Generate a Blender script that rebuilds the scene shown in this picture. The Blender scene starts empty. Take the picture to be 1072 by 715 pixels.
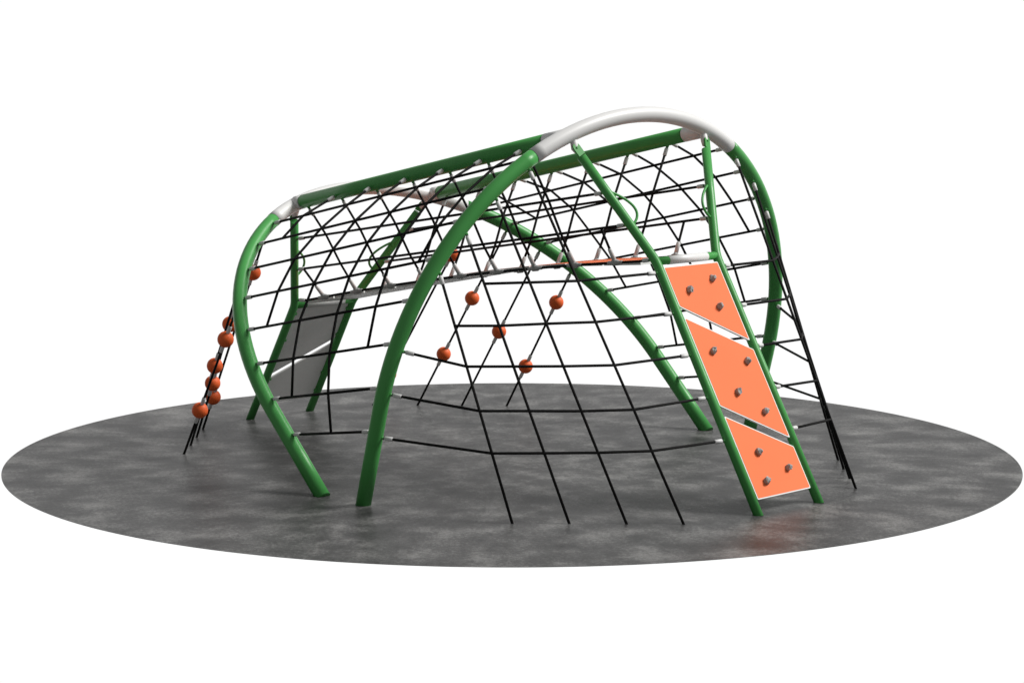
import bpy, bmesh, math, random
from mathutils import Vector, Matrix, noise

random.seed(7)
S = 5.0                                   # metres per pad radius
scene = bpy.context.scene
COL = scene.collection

# ------------------------------------------------------------------ camera
FPX, DIST, HGT, AIM = 2606.02, 4.9012, 0.876, 0.2319
OX, OY, YAW = 0.0255, -0.0368, 0.8072
cam_d = bpy.data.cameras.new("camera")
cam_d.sensor_fit = 'HORIZONTAL'
cam_d.sensor_width = 36.0
cam_d.lens = FPX / 1072.0 * 36.0
cam_d.clip_end = 500.0
cam = bpy.data.objects.new("camera", cam_d)
COL.objects.link(cam)
cam.location = (0, -DIST * S, HGT * S)
cam.rotation_euler = (Vector((0, 0, AIM * S)) - cam.location).to_track_quat('-Z', 'Y').to_euler()
scene.camera = cam

CY, SY = math.cos(YAW), math.sin(YAW)


def W(p):
    """structure units (u along the bridge, v across, z up) -> metres in the world"""
    u, v, z = p
    return Vector((OX + CY * u + SY * v, OY - SY * u + CY * v, z)) * S


def lerp(a, b, t):
    return Vector(a) + (Vector(b) - Vector(a)) * t


def mir(p, side):
    return Vector((p[0], p[1] * (-side), p[2]))      # side -1 keeps v as given


# --------------------------------------------------------------- materials
def new_mat(name, col, rough, spec=0.5, coat=0.0):
    m = bpy.data.materials.new(name)
    m.use_nodes = True
    b = m.node_tree.nodes['Principled BSDF']
    b.inputs['Base Color'].default_value = (*col, 1)
    b.inputs['Roughness'].default_value = rough
    b.inputs['Specular IOR Level'].default_value = spec
    b.inputs['Coat Weight'].default_value = coat
    b.inputs['Coat Roughness'].default_value = 0.2
    return m, m.node_tree.nodes, m.node_tree.links, b


def noisy(m, nodes, links, b, c0, c1, scale, bump=0.0, bscale=None, dist=0.002):
    tc = nodes.new('ShaderNodeTexCoord')
    n = nodes.new('ShaderNodeTexNoise')
    n.inputs['Scale'].default_value = scale
    n.inputs['Detail'].default_value = 5
    links.new(tc.outputs['Object'], n.inputs['Vector'])
    r = nodes.new('ShaderNodeValToRGB')
    r.color_ramp.elements[0].position = 0.3
    r.color_ramp.elements[1].position = 0.7
    r.color_ramp.elements[0].color = (*c0, 1)
    r.color_ramp.elements[1].color = (*c1, 1)
    links.new(n.outputs['Fac'], r.inputs['Fac'])
    links.new(r.outputs['Color'], b.inputs['Base Color'])
    if bump:
        n2 = nodes.new('ShaderNodeTexNoise')
        n2.inputs['Scale'].default_value = bscale
        n2.inputs['Detail'].default_value = 3
        links.new(tc.outputs['Object'], n2.inputs['Vector'])
        bp = nodes.new('ShaderNodeBump')
        bp.inputs['Strength'].default_value = bump
        bp.inputs['Distance'].default_value = dist
        links.new(n2.outputs['Fac'], bp.inputs['Height'])
        links.new(bp.outputs['Normal'], b.inputs['Normal'])


def green_mat():
    t = new_mat("green_powder_coat", (.075, .36, .085), .36, .32)
    noisy(*t, (.066, .325, .076), (.076, .350, .086), 3.0, .06, 160, .001)
    return t[0]


def white_mat():
    t = new_mat("white_powder_coat", (.78, .78, .77), .4, .4)
    noisy(*t, (.74, .74, .735), (.765, .765, .76), 3.0, .05, 160, .001)
    return t[0]


def rope_mat():
    m, nodes, links, b = new_mat("black_rope", (.006, .006, .006), .75, .2)
    tc = nodes.new('ShaderNodeTexCoord')
    w = nodes.new('ShaderNodeTexWave')
    w.bands_direction = 'DIAGONAL'
    w.inputs['Scale'].default_value = 40
    w.inputs['Distortion'].default_value = .6
    links.new(tc.outputs['Object'], w.inputs['Vector'])
    r = nodes.new('ShaderNodeValToRGB')
    r.color_ramp.elements[0].color = (.002, .002, .002, 1)
    r.color_ramp.elements[1].color = (.006, .006, .006, 1)
    links.new(w.outputs['Fac'], r.inputs['Fac'])
    links.new(r.outputs['Color'], b.inputs['Base Color'])
    bp = nodes.new('ShaderNodeBump')
    bp.inputs['Strength'].default_value = .5
    bp.inputs['Distance'].default_value = .003
    links.new(w.outputs['Fac'], bp.inputs['Height'])
    links.new(bp.outputs['Normal'], b.inputs['Normal'])
    return m


def simple(name, c0, c1, rough, spec, scale, bump=0, bscale=100, dist=.002):
    t = new_mat(name, c0, rough, spec)
    noisy(*t, c0, c1, scale, bump, bscale, dist)
    return t[0]


M_GREEN = green_mat()
M_WHITE = white_mat()
M_ROPE = rope_mat()
M_CLAMP = simple("grey_aluminium_ferrule", (.64, .64, .64), (.72, .72, .72), .45, .4, 20)
M_CONN = simple("grey_cast_connector", (.36, .36, .36), (.44, .44, .44), .5, .4, 20)
M_ORANGE = simple("orange_plastic_panel", (.93, .212, .082), (.97, .223, .088), .6, .10, 1.5)
M_CORE = simple("white_plastic_core", (.84, .84, .83), (.88, .88, .87), .5, .3, 6)
M_BACK = simple("grey_panel_back", (.84, .84, .83), (.88, .88, .87), .55, .3, 30)
M_BALL = simple("orange_rubber_ball", (.80, .118, .022), (.90, .145, .030), .55, .35, 14, .35, 60, .004)
M_HOLD = simple("grey_resin_hold", (.30, .30, .29), (.46, .45, .44), .8, .2, 30, .5, 45, .006)


def pad_mat():
    m, nodes, links, b = new_mat("dark_rubber_surfacing", (.1, .1, .1), .42, .2)
    tc = nodes.new('ShaderNodeTexCoord')

    def nz(scale, det, rough=.55, dist=0.0):
        n = nodes.new('ShaderNodeTexNoise')
        n.inputs['Scale'].default_value = scale
        n.inputs['Detail'].default_value = det
        n.inputs['Roughness'].default_value = rough
        n.inputs['Distortion'].default_value = dist
        links.new(tc.outputs['Object'], n.inputs['Vector'])
        return n.outputs['Fac']

    def mul_add(x, k, c):
        n = nodes.new('ShaderNodeMath')
        n.operation = 'MULTIPLY_ADD'
        links.new(x, n.inputs[0])
        n.inputs[1].default_value = k
        if isinstance(c, float):
            n.inputs[2].default_value = c
        else:
            links.new(c, n.inputs[2])
        return n.outputs[0]
    patches = mul_add(nz(2.3, 3, .5), .62, 0.0)
    big = mul_add(nz(.55, 2), .10, patches)
    mid = mul_add(nz(9, 3, .6), .24, big)
    grain = mul_add(nz(30, 3, .85), .62, mid)          # mean about .79
    r = nodes.new('ShaderNodeValToRGB')
    cr = r.color_ramp
    cr.elements[0].position = .56
    cr.elements[0].color = (.019, .019, .019, 1)
    cr.elements[1].position = 1.0
    cr.elements[1].color = (.225, .223, .218, 1)
    e = cr.elements.new(.78)
    e.color = (.066, .066, .066, 1)
    links.new(grain, r.inputs['Fac'])
    links.new(r.outputs['Color'], b.inputs['Base Color'])
    bp = nodes.new('ShaderNodeBump')
    bp.inputs['Strength'].default_value = .25
    bp.inputs['Distance'].default_value = .004
    links.new(nz(120, 2), bp.inputs['Height'])
    links.new(bp.outputs['Normal'], b.inputs['Normal'])
    return m


M_PAD = pad_mat()


# ------------------------------------------------------------ mesh helpers
class MB:
    def __init__(self):
        self.bm = bmesh.new()
        self.mats = []

    def mi(self, mat):
        if mat not in self.mats:
            self.mats.append(mat)
        return self.mats.index(mat)

    def tube(self, pts, rad, mat, seg=20, cap=True):
        """swept round tube through world points, mitred at the bends; rad: one radius or one per point"""
        mi = self.mi(mat)
        pts = [Vector(p) for p in pts]
        n = len(pts)
        rads = rad if isinstance(rad, (list, tuple)) else [rad] * n
        dirs = [(pts[i + 1] - pts[i]).normalized() for i in range(n - 1)]
        up = Vector((0, 0, 1)) if abs(dirs[0].z) < .9 else Vector((1, 0, 0))
        x = dirs[0].cross(up).normalized()
        rings = []
        for i in range(n):
            d0 = dirs[max(i - 1, 0)]
            d1 = dirs[min(i, n - 2)]
            t = (d0 + d1).normalized()
            x = (x - d0 * x.dot(d0)).normalized()
            y = d0.cross(x)
            ring = []
            for k in range(seg):
                a = 2 * math.pi * k / seg
                off = (x * math.cos(a) + y * math.sin(a)) * rads[i]
                s = -off.dot(t) / d0.dot(t)           # slide along d0 onto the mitre plane
                ring.append(self.bm.verts.new(pts[i] + off + d0 * s))
            rings.append(ring)
            x = (x - d1 * x.dot(d1)).normalized()
        for i in range(n - 1):
            for k in range(seg):
                f = self.bm.faces.new((rings[i][k], rings[i][(k + 1) % seg], rings[i + 1][(k + 1) % seg], rings[i + 1][k]))
                f.material_index = mi
                f.smooth = True
        if cap:
            for ring in (rings[0][::-1], rings[-1]):
                f = self.bm.faces.new(ring)
                f.material_index = mi
        return self

    def prism(self, poly, nrm, thick, mat, mat_edge=None):
        """flat polygon (world points) extruded by nrm*thick"""
        mi = self.mi(mat)
        me = self.mi(mat_edge or mat)
        a = [self.bm.verts.new(Vector(p)) for p in poly]
        b = [self.bm.verts.new(Vector(p) + nrm * thick) for p in poly]
        k = len(poly)
        fs = [self.bm.faces.new(a[::-1]), self.bm.faces.new(b)]
        for f in fs:
            f.material_index = mi
        for i in range(k):
            f = self.bm.faces.new((a[i], a[(i + 1) % k], b[(i + 1) % k], b[i]))
            f.material_index = me
        return self

    def ball(self, c, r, mat, seg=28, rings=18, fn=None, axes=None, smooth=True):
        mi = self.mi(mat)
        before = set(self.bm.verts)
        bmesh.ops.create_uvsphere(self.bm, u_segments=seg, v_segments=rings, radius=1)
        vs = [v for v in self.bm.verts if v not in before]
        for v in vs:
            p = v.co.copy()
            k = fn(p) if fn else 1
            q = p * k * r
            if axes:
                q = axes[0] * q.x + axes[1] * q.y + axes[2] * q.z
            v.co = Vector(c) + q
        for f in {f for v in vs for f in v.link_faces}:
            f.material_index = mi
            f.smooth = smooth
        return self

    def build(self, name, parent=None, label=None):
        bmesh.ops.recalc_face_normals(self.bm, faces=self.bm.faces)
        me = bpy.data.meshes.new(name)
        self.bm.to_mesh(me)
        self.bm.free()
        for m in self.mats:
            me.materials.append(m)
        o = bpy.data.objects.new(name, me)
        COL.objects.link(o)
        if parent is not None:
            o.parent = parent
            o.matrix_parent_inverse = parent.matrix_world.inverted()
        if label:
            o['label'] = label
        return o


# ------------------------------------------------------------------ ground
mb = MB()
ring = [Vector((S * math.cos(2 * math.pi * k / 256), S * math.sin(2 * math.pi * k / 256), 0)) for k in range(256)]
mb.prism([p + Vector((0, 0, -.004)) for p in ring], Vector((0, 0, 1)), .004, M_PAD)
g = mb.build("ground")
g['kind'] = 'structure'
g['label'] = 'round pad of mottled dark grey rubber surfacing under the climbing frame'
g['category'] = 'rubber pad'

# ----------------------------------------------------------- climbing frame
root = bpy.data.objects.new("climbing_frame", None)
COL.objects.link(root)
root.location = W((0, 0, 0))
root['label'] = 'green and white steel climbing frame with black rope nets, orange climbing wall and rope bridge'
root['category'] = 'climbing frame'
bpy.context.view_layer.update()

R = .527
RT = .0141            # arch and beam tube radius
RP = .0087            # post radius
RR = .0025           # rope radius
ARCH = {'A': (.0105, -1.01, .203), 'B': (.126, .27, .189)}


def arch(w, l, side):
    u0, k, s0 = ARCH[w]
    if l < s0:
        v, s = R, l
    else:
        a = (l - s0) / R
        v, s = R * math.cos(a), s0 + R * math.sin(a)
    z = s / math.hypot(1, k)
    return Vector((u0 + k * z, side * v, z))


def arch_len(w):
    return ARCH[w][2] + R * math.pi / 2


def arch_dir(w, l, side):
    return (arch(w, l + .002, side) - arch(w, l - .002, side)).normalized()


TRANS = {w: ARCH[w][2] + R * math.radians(60) for w in 'AB'}
CROWN = {}
for w in 'AB':
    for side in (-1, 1):
        s0 = ARCH[w][2]
        ls = [-.004, s0 * .5, s0] + [s0 + (TRANS[w] - s0) * k / 26 for k in range(1, 27)]
        MB().tube([W(arch(w, l, side)) for l in ls], RT * S, M_GREEN, 32).build("arch_leg", root)
    L = arch_len(w)
    pts = [arch(w, TRANS[w] + (L - TRANS[w]) * k / 14, -1) for k in range(15)]
    pts += [mir(p, 1) for p in pts[-2::-1]]
    CROWN[w] = MB().tube([W(p) for p in pts], (RT + .0005) * S, M_WHITE, 32).build("arch_crown", root)

# ridge beams and their white sockets
BEAM_A, BEAM_B = Vector((-.4543, -.188, .498)), Vector((.2479, -.188, .6453))


def beam(t, side):
    return mir(lerp(BEAM_A, BEAM_B, t), side)


BLEN = (BEAM_B - BEAM_A).length
for side in (-1, 1):
    MB().tube([W(beam(t, side)) for t in (0, .25, .5, .75, 1)], RT * S, M_GREEN, 32).build("ridge_beam", root)
    for w, t0, t1 in (('A', -.0035, -.032), ('B', 1.0035, 1.075)):
        MB().tube([W(beam(t0, side)), W(beam(t1, side))], (RT + .0004) * S, M_WHITE, 32).build("beam_socket", CROWN[w])

# ---------------------------------------------------------------- wall posts
FOOT = {'A': Vector((-.7767, -.0834, 0)), 'B': Vector((.6792, -.0838, 0))}
BAR = {'A': Vector((-.6205, -.081, .2627)), 'B': Vector((.427, -.0815, .431))}
TOP = {'A': Vector((-.499, -.1765, .468)), 'B': Vector((.3133, -.1755, .6346))}


def post_low(w, t, side):
    return mir(lerp(FOOT[w], BAR[w], t), side)


def post_up(w, t, side):
    return mir(lerp(BAR[w], TOP[w], t), side)


def wall_normal(w):
    a = (BAR[w] - FOOT[w]).normalized()
    n = a.cross(Vector((0, 1, 0)))
    if (n.x > 0) != (w == 'B'):
        n = -n
    return n.normalized()


def dirW(d):
    return (W(d) - W((0, 0, 0))).normalized()


for w in 'AB':
    out = 1 if w == 'B' else -1
    for side in (-1, 1):
        # slightly rounded bend at the bar
        pts = [post_low(w, -.008, side), post_low(w, .5, side), post_low(w, .965, side)]
        a, b, c = post_low(w, .965, side), mir(BAR[w], side), post_up(w, .06, side)
        for k in range(1, 5):
            s = k / 5
            pts.append(a * (1 - s) ** 2 + b * 2 * s * (1 - s) + c * s ** 2)
        pts += [c, post_up(w, .5, side), post_up(w, .93, side)]
        post = MB().tube([W(p) for p in pts], RP * S, M_GREEN, 26).build("wall_post", root)
        # flat rounded tab with a bolt, meeting the white lug under the crown
        d = (mir(TOP[w], side) - mir(BAR[w], side)).normalized()
        n = Vector((out, 0, 0))
        n = (n - d * n.dot(d)).normalized()
        x = d.cross(n)
        c0 = mir(TOP[w], side)
        hw = .0078
        poly = [c0 - d * .016 + x * hw, c0 - d * .016 - x * hw]
        for k in range(0, 11):
            a = math.pi * k / 10
            poly.append(c0 - x * hw * math.cos(a) + d * (.001 + hw * math.sin(a)))
        tab = MB()
        tab.prism([W(p + n * .002) for p in poly], dirW(n), .0035 * S, M_GREEN)
        tab.tube([W(c0 + n * .005), W(c0 + n * .0072)], .0021 * S, M_GREEN, 8)
        tab.build("post_tab", post)
        # white lug from the crown
        vv = abs(TOP[w].y)
        ang = math.acos(vv / R)
        q = arch(w, ARCH[w][2] + R * ang, side)
        MB().tube([W(q), W(c0 - n * .0015 + d * .001), W(c0 - n * .0015 - d * .007)], [.0070 * S, .0070 * S, .0055 * S], M_WHITE, 20).build("post_lug", CROWN[w])
        # looped hand grip on the inner side of the upper post
        inn = Vector((out * .008, -side * .031, 0))
        p0, p1 = post_up(w, .62, side), post_up(w, .325, side)
        loop = []
        for k in range(17):
            s = k / 16
            loop.append(lerp(p0, p1, s) + inn * (.08 + math.sin(math.pi * s) ** .7))
        MB().tube([W(p) for p in loop], .0025 * S, M_GREEN, 12).build("hand_grip", post)
        # bracket lugs behind the panels
        nn = wall_normal(w)
        for t in ((.93, .80, .60, .42, .23, .09) if w == 'B' else (.93, .70, .36, .20)):
            p = post_low(w, t, side)
            q = p + Vector((0, -side, 0)) * .0115 - nn * .003
            MB().tube([W(p), W(q)], .0032 * S, M_GREEN, 10).build("panel_bracket", post)
    bar = MB().tube([W(mir(BAR[w], -1)), W(mir(BAR[w], 1))], .0074 * S, M_GREEN, 24).build("top_bar", root)
    a, b = Vector(BAR[w]), mir(BAR[w], 1)
    MB().tube([W(lerp(a, b, .185)), W(lerp(a, b, .5)), W(lerp(a, b, .83))], .0079 * S, M_WHITE, 24).build("bar_sleeve", bar)

# ------------------------------------------------------------ climbing panels
PV = .0735


def wall_pt(w, t, v, off=0.0):
    p = lerp(FOOT[w], BAR[w], t)
    return Vector((p.x, v, p.z)) + wall_normal(w) * off


def inset(poly, d):
    """shrink a convex 2-D polygon by d"""
    n = len(poly)
    area = sum(poly[i][0] * poly[(i + 1) % n][1] - poly[(i + 1) % n][0] * poly[i][1] for i in range(n))
    sg = 1 if area > 0 else -1
    lines = []
    for i in range(n):
        a, b = Vector(poly[i]), Vector(poly[(i + 1) % n])
        e = (b - a).normalized()
        nn = Vector((-e.y, e.x)) * sg
        lines.append((a + nn * d, e))
    res = []
    for i in range(n):
        p, r = lines[i - 1]
        q, s = lines[i]
        cr = r.x * s.y - r.y * s.x
        k = ((q - p).x * s.y - (q - p).y * s.x) / cr
        res.append(p + r * k)
    return res


def round_poly(poly, r, seg=4):
    res = []
    n = len(poly)
    for i in range(n):
        p, a, b = Vector(poly[i]), Vector(poly[i - 1]), Vector(poly[(i + 1) % n])
        p0 = p + (a - p).normalized() * r
        p1 = p + (b - p).normalized() * r
        for k in range(seg + 1):
            s = k / seg
            res.append(p0 * (1 - s) ** 2 + p * 2 * s * (1 - s) + p1 * s ** 2)
    return res


PANELS = {
    'B': [[(-PV, .972), (PV, .972), (PV, .648), (-PV, .812)],
          [(-PV, .770), (PV, .612), (PV, .256), (-PV, .418)],
          [(-PV, .378), (PV, .222), (PV, .057), (-PV, .053)]],
    'A': [[(-PV, .968), (PV, .968), (PV, .665), (-PV, .395)],
          [(-PV, .352), (PV, .618), (PV, .13), (-PV, .13)]]}
HOLDS = {0: [(.877, -.0292), (.911, .0427), (.8, .0318)],
         1: [(.631, -.0329), (.575, .0454), (.464, -.0111), (.376, .0382)],
         2: [(.231, -.0224), (.152, .0378), (.119, -.0316)]}


def hold_fn(seed):
    o = Vector((seed * 3.7, seed * 1.9, seed * .7))
    return lambda p: 1.05 + .45 * noise.noise(p * 1.6 + o) + .15 * noise.noise(p * 4 + o)


for w in 'AB':
    LEN = (BAR[w] - FOOT[w]).length
    nW = dirW(wall_normal(w))
    for i, pl in enumerate(PANELS[w]):
        p2 = [Vector((v, t * LEN)) for v, t in pl]
        o2 = round_poly(p2, .003)
        f2 = round_poly(inset(p2, .0021), .002)
        to3 = lambda q, off: W(wall_pt(w, q.y / LEN, q.x, off))
        mb = MB()
        mb.prism([to3(q, .0005) for q in o2], nW, .0036 * S, M_CORE)
        mb.prism([to3(q, .0041) for q in f2], nW, .0005 * S, M_ORANGE)
        bk = round_poly(inset(p2, .0012), .002)
        mb.prism([to3(q, .0005) for q in bk], nW, -.0004 * S, M_BACK)
        pan = mb.build("climbing_panel", root)
        if w == 'B':
            for j, (t, v) in enumerate(HOLDS[i]):
                ax = (dirW(Vector((0, 1, 0))), dirW((BAR[w] - FOOT[w]).normalized()), nW)
                k = random.uniform(-.7, .7)
                ax = (ax[0] * math.cos(k) + ax[1] * math.sin(k), ax[1] * math.cos(k) - ax[0] * math.sin(k), ax[2])
                ax = (ax[0] * .92, ax[1] * 1.08, ax[2] * 1.15)
                c = W(wall_pt(w, t - .006, v - .0035, .0072))
                MB().ball(c, .0064 * S, M_HOLD, 9, 6, hold_fn(i * 4 + j + 1), ax, False).build("climbing_hold", pan)

# -------------------------------------------------------------------- ropes
FR = .0040            # ferrule radius


def along(p, d, r_tube, axis):
    perp = (d - axis * d.dot(axis)).length
    return p + d * (r_tube / max(perp, .45))


def clamp(parent, p, d, name="rope_clamp", ln=.0165, nub=True):
    """ferrule from tube surface point p along unit d"""
    mb = MB()
    if nub:
        mb.tube([W(p - d * .003), W(p + d * .0028)], .0030 * S, M_GREEN, 10)
        mb.tube([W(p + d * .0026), W(p + d * .0055)], .0021 * S, M_CLAMP, 10)
        s = .0050
    else:
        s = -.001
    e = .0012
    mb.tube([W(p + d * s), W(p + d * (s + e)), W(p + d * (s + ln - e)), W(p + d * (s + ln))],
            [FR * .72 * S, FR * S, FR * S, FR * .72 * S], M_CLAMP, 14)
    return mb.build(name, parent)


def rope(name, pts, r=RR):
    return MB().tube([W(p) for p in pts], r * S, M_ROPE, 8).build(name, root)


def tube_end(kind, *a):
    """-> centre point and axis of a tube station"""
    if kind == 'arch':
        w, l, side = a
        return arch(w, l, side), arch_dir(w, l, side), RT
    if kind == 'beam':
        t, side = a
        return beam(t, side), (beam(1, side) - beam(0, side)).normalized(), RT
    if kind == 'low':
        w, t, side = a
        return post_low(w, t, side), (BAR[w] - FOOT[w]).normalized(), RP
    w, t, side = a
    d = (mir(TOP[w], side) - mir(BAR[w], side)).normalized()
    return post_up(w, t, side), d, RP


def net_rope(name, ends, mid, clamps=(True, True), offs=(None, None)):
    """rope between two tube stations (or free points) through the mid nodes, with a clamp at each tube"""
    mid = [Vector(m) for m in mid]
    seq = []
    info = []
    for e, o in zip(ends, offs):
        if isinstance(e, tuple):
            c, ax, r = tube_end(*e)
            info.append((c + (Vector(o) if o else Vector()), ax, r, bool(o)))
        else:
            info.append((Vector(e), None, 0, False))
    first = mid[0] if mid else info[1][0]
    last = mid[-1] if mid else info[0][0]
    pts = []
    cl = []
    for (c, ax, r, surf), nxt in ((info[0], first), (info[1], last)):
        d = (nxt - c).normalized()
        if ax is None:
            pts.append(c)
        else:
            p = c if surf else along(c, d, r, ax)
            pts.append(p + d * .0035)
            cl.append((p, d))
    o = rope(name, [pts[0]] + mid + [pts[1]])
    for p, d in cl:
        clamp(o, p, d)
    return o


HL = [.735 - .0845 * i for i in range(8)]
VF = [
    {1: .144, 2: .130},
    {1: .326, 2: .295, 3: .246, 4: .205, 5: .150},
    {1: .459, 2: .443, 3: .420, 4: .391, 5: .348, 6: .300, 7: .222},
    {1: .598, 2: .590, 3: .580, 4: .570, 5: .562, 6: .551, 7: .534, 8: .504},
    {1: .728, 2: .732, 3: .740, 4: .755, 5: .779, 6: .804},
    {1: .872, 2: .876, 3: .880, 4: .900}]
for side in (-1, 1):
    # the two nets between the arches
    hs = []
    for l in HL:
        a, b = arch('A', l, side), arch('B', l, side)
        hs.append((a, b))
        net_rope("side_net_rope", (('arch', 'A', l, side), ('arch', 'B', l, side)), [])
    for i, fr in enumerate(VF):
        t = .167 + .153 * i
        off = Vector((0, side * .0125, -.0065))
        nodes = [lerp(hs[h - 1][0], hs[h - 1][1], f) for h, f in sorted(fr.items())]
        net_rope("side_net_rope", (('beam', t, side), nodes[-1]), nodes[:-1], offs=(off, None))
    # the net beside the tall wall
    tops = [.4696, .5530, .6363, .7216]
    anch = [(.4325, -.447, -.004), (.5029, -.377, -.004), (.5737, -.3071, -.004), (.6439, -.2373, -.004)]
    frac = [[None, .2424, .398, .5672, .7276], [.1988, .3396, .4752, .6228, .7616],
            [.2776, .4016, .5288, .662, .7844], [.3332, .4468, .5652, .686, .7976]]
    nodes = []
    for i in range(4):
        a, b = arch('B', tops[i], side), mir(anch[i], side)
        nodes.append([None if f is None else lerp(a, b, f) for f in frac[i]])
        net_rope("ground_rope", (('arch', 'B', tops[i], side), b), [])
    for k, (pt, ll) in enumerate(zip((.955, .792, .626, .458, .290), (None, None, .299, .2165, .1325))):
        row = [nodes[i][k] for i in range(4) if nodes[i][k] is not None]
        if ll is None:
            net_rope("wall_net_rope", (row[0], ('low', 'B', pt, side)), row[1:])
        else:
            net_rope("wall_net_rope", (('arch', 'B', ll, side), ('low', 'B', pt, side)), row)
    # ropes with climbing balls
    for l, an, balls in zip((.4786, .5612, .6464, .731),
                            ((-.5248, .4479), (-.5977, .3774), (-.6702, .308), (-.7427, .2379)),
                            ((.244, .699), (.524,), (.391, .700), (.22, .828))):
        a, b = arch('A', l, side), Vector((an[0], side * an[1], -.004))
        o = net_rope("ball_rope", (('arch', 'A', l, side), b), [])
        d = (b - a).normalized()
        for f in balls:
            c = lerp(a, b, f)
            MB().ball(W(c), .0162 * S, M_BALL).build("climbing_ball", o)
            for sg in (-1, 1):
                clamp(o, c + d * sg * .0145, d * sg, "ball_sleeve", .0185, False)

# -------------------------------------------------------------- rope bridge
BOW = .0145


def deck(t, v, dz=0.0):
    p = lerp(BAR['A'], BAR['B'], t)
    return Vector((p.x, v, p.z + .0055 - .004 * t + BOW * 4 * t * (1 - t) + dz))


EV = .0815
CT = [.095 + .1008 * j for j in range(9)]
# deck boards: orange top on a white core
N = 10
for i in range(N):
    t0, t1 = .026 + .934 * i / N + .0022, .026 + .934 * (i + 1) / N - .0022
    hv = EV - .006

    def board_dz(t):
        k = min(max((t - .30) / .30, 0), 1)
        k = k * k * (3 - 2 * k)
        return -.0065 + .0060 * k - .0065 * min(1, max(0, (t - .74) / .2))
    d0, d1 = board_dz(t0), board_dz(t1)
    c = [deck(t0, -hv, d0), deck(t1, -hv, d1), deck(t1, hv, d1), deck(t0, hv, d0)]
    e1, e2 = c[1] - c[0], c[3] - c[0]
    n = e1.cross(e2).normalized()
    mb = MB()
    mb.prism([W(p) for p in c], dirW(n), .0055 * S, M_CORE)
    ctr = (c[0] + c[2]) / 2
    mb.prism([W(ctr + (p - ctr) * .985 + n * .0055) for p in c], dirW(n), .0006 * S, M_ORANGE)
    mb.build("bridge_board", root)

for side in (-1, 1):
    rails = []
    for ta, tb in ((.735, .612), (.398, .329)):
        a, b = post_up('A', ta, side), post_up('B', tb, side)
        rails.append((a, b))
        net_rope("handrail_rope", (('up', 'A', ta, side), ('up', 'B', tb, side)), [])
    pts = [deck(t / 24, side * EV) for t in range(1, 24)]
    edge = net_rope("bridge_edge_rope", (('up', 'A', .062, side), ('up', 'B', .022, side)), pts)

    def on_rail(r, p, q):
        """point of the rail nearest to the line p-q"""
        a, b = r
        d1, d2, w0 = (b - a), (q - p), a - p
        A, B_, C, D, E = d1.dot(d1), d1.dot(d2), d2.dot(d2), d1.dot(w0), d2.dot(w0)
        return a + d1 * ((B_ * E - C * D) / (A * C - B_ * B_))

    for j, t in enumerate(CT):
        base = deck(t, side * EV)
        ed = (deck(t + .01, side * EV) - deck(t - .01, side * EV)).normalized()
        if 1 <= j <= 7:
            tb = .024 + .152 * (j - 1)
            top = beam(tb, side) + Vector((0, side * -.002, -.0135))
            mid = [on_rail(r, top, base) for r in rails]
            o = net_rope("bridge_net_rope", (('beam', tb, side), base), mid, offs=(Vector((0, side * .001, -.0138)), None))
            d = (mid[-1] - base).normalized()
        else:
            tt = .025 if j == 0 else .975
            top = lerp(rails[1][0], rails[1][1], .031 if j == 0 else .925)
            o = net_rope("bridge_net_rope", (top, base), [])
            d = (top - base).normalized()
        # cast connector on the edge rope with a sleeve rising to the net
        mb = MB()
        mb.tube([W(base - ed * .019), W(base - ed * .0175), W(base - ed * .0095), W(base - ed * .006), W(base + ed * .006), W(base + ed * .0095), W(base + ed * .0175), W(base + ed * .019)],
                [.0026 * S, .0036 * S, .0036 * S, .0058 * S, .0058 * S, .0036 * S, .0036 * S, .0026 * S], M_CONN, 14)
        mb.tube([W(base), W(base + d * .0075)], [.0058 * S, .0042 * S], M_CONN, 12)
        mb.tube([W(base + d * .006), W(base + d * .0285), W(base + d * .030)], [.0040 * S, .0040 * S, .003 * S], M_CLAMP, 12)
        mb.build("bridge_connector", o)

# ----------------------------------------------------------------- lighting
scene.view_settings.view_transform = 'Standard'
scene.view_settings.look = 'None'
scene.view_settings.exposure = 0
scene.view_settings.gamma = 1

world = bpy.data.worlds.new("World")
scene.world = world
world.use_nodes = True
nt = world.node_tree
bg = nt.nodes['Background']
tc = nt.nodes.new('ShaderNodeTexCoord')
sep = nt.nodes.new('ShaderNodeSeparateXYZ')
nt.links.new(tc.outputs['Generated'], sep.inputs[0])


def smooth(inp, lo, hi, a, b):
    n = nt.nodes.new('ShaderNodeMapRange')
    n.interpolation_type = 'SMOOTHSTEP'
    n.inputs['From Min'].default_value = lo
    n.inputs['From Max'].default_value = hi
    n.inputs['To Min'].default_value = a
    n.inputs['To Max'].default_value = b
    nt.links.new(inp, n.inputs['Value'])
    return n.outputs['Result']


front = smooth(sep.outputs['Y'], .42, .80, 0, 1)         # white studio backdrop behind the subject
low = smooth(sep.outputs['Z'], .12, .40, 1, 0)            # and under it; the ceiling is dim
mul = nt.nodes.new('ShaderNodeMath')
mul.operation = 'MULTIPLY'
nt.links.new(front, mul.inputs[0])
nt.links.new(low, mul.inputs[1])
st = nt.nodes.new('ShaderNodeMapRange')
nt.links.new(mul.outputs[0], st.inputs['Value'])
st.inputs['To Min'].default_value = .22
st.inputs['To Max'].default_value = 1.02
nt.links.new(st.outputs['Result'], bg.inputs['Strength'])
bg.inputs['Color'].default_value = (1, 1, 1, 1)

sd = bpy.data.lights.new("key_light", 'SUN')
sd.energy = 4.1
sd.angle = math.radians(24)
sd.color = (1, .985, .96)
so = bpy.data.objects.new("key_light", sd)
COL.objects.link(so)
to_light = Vector((1.0, .12, 1.0))
so.rotation_euler = to_light.to_track_quat('Z', 'Y').to_euler()
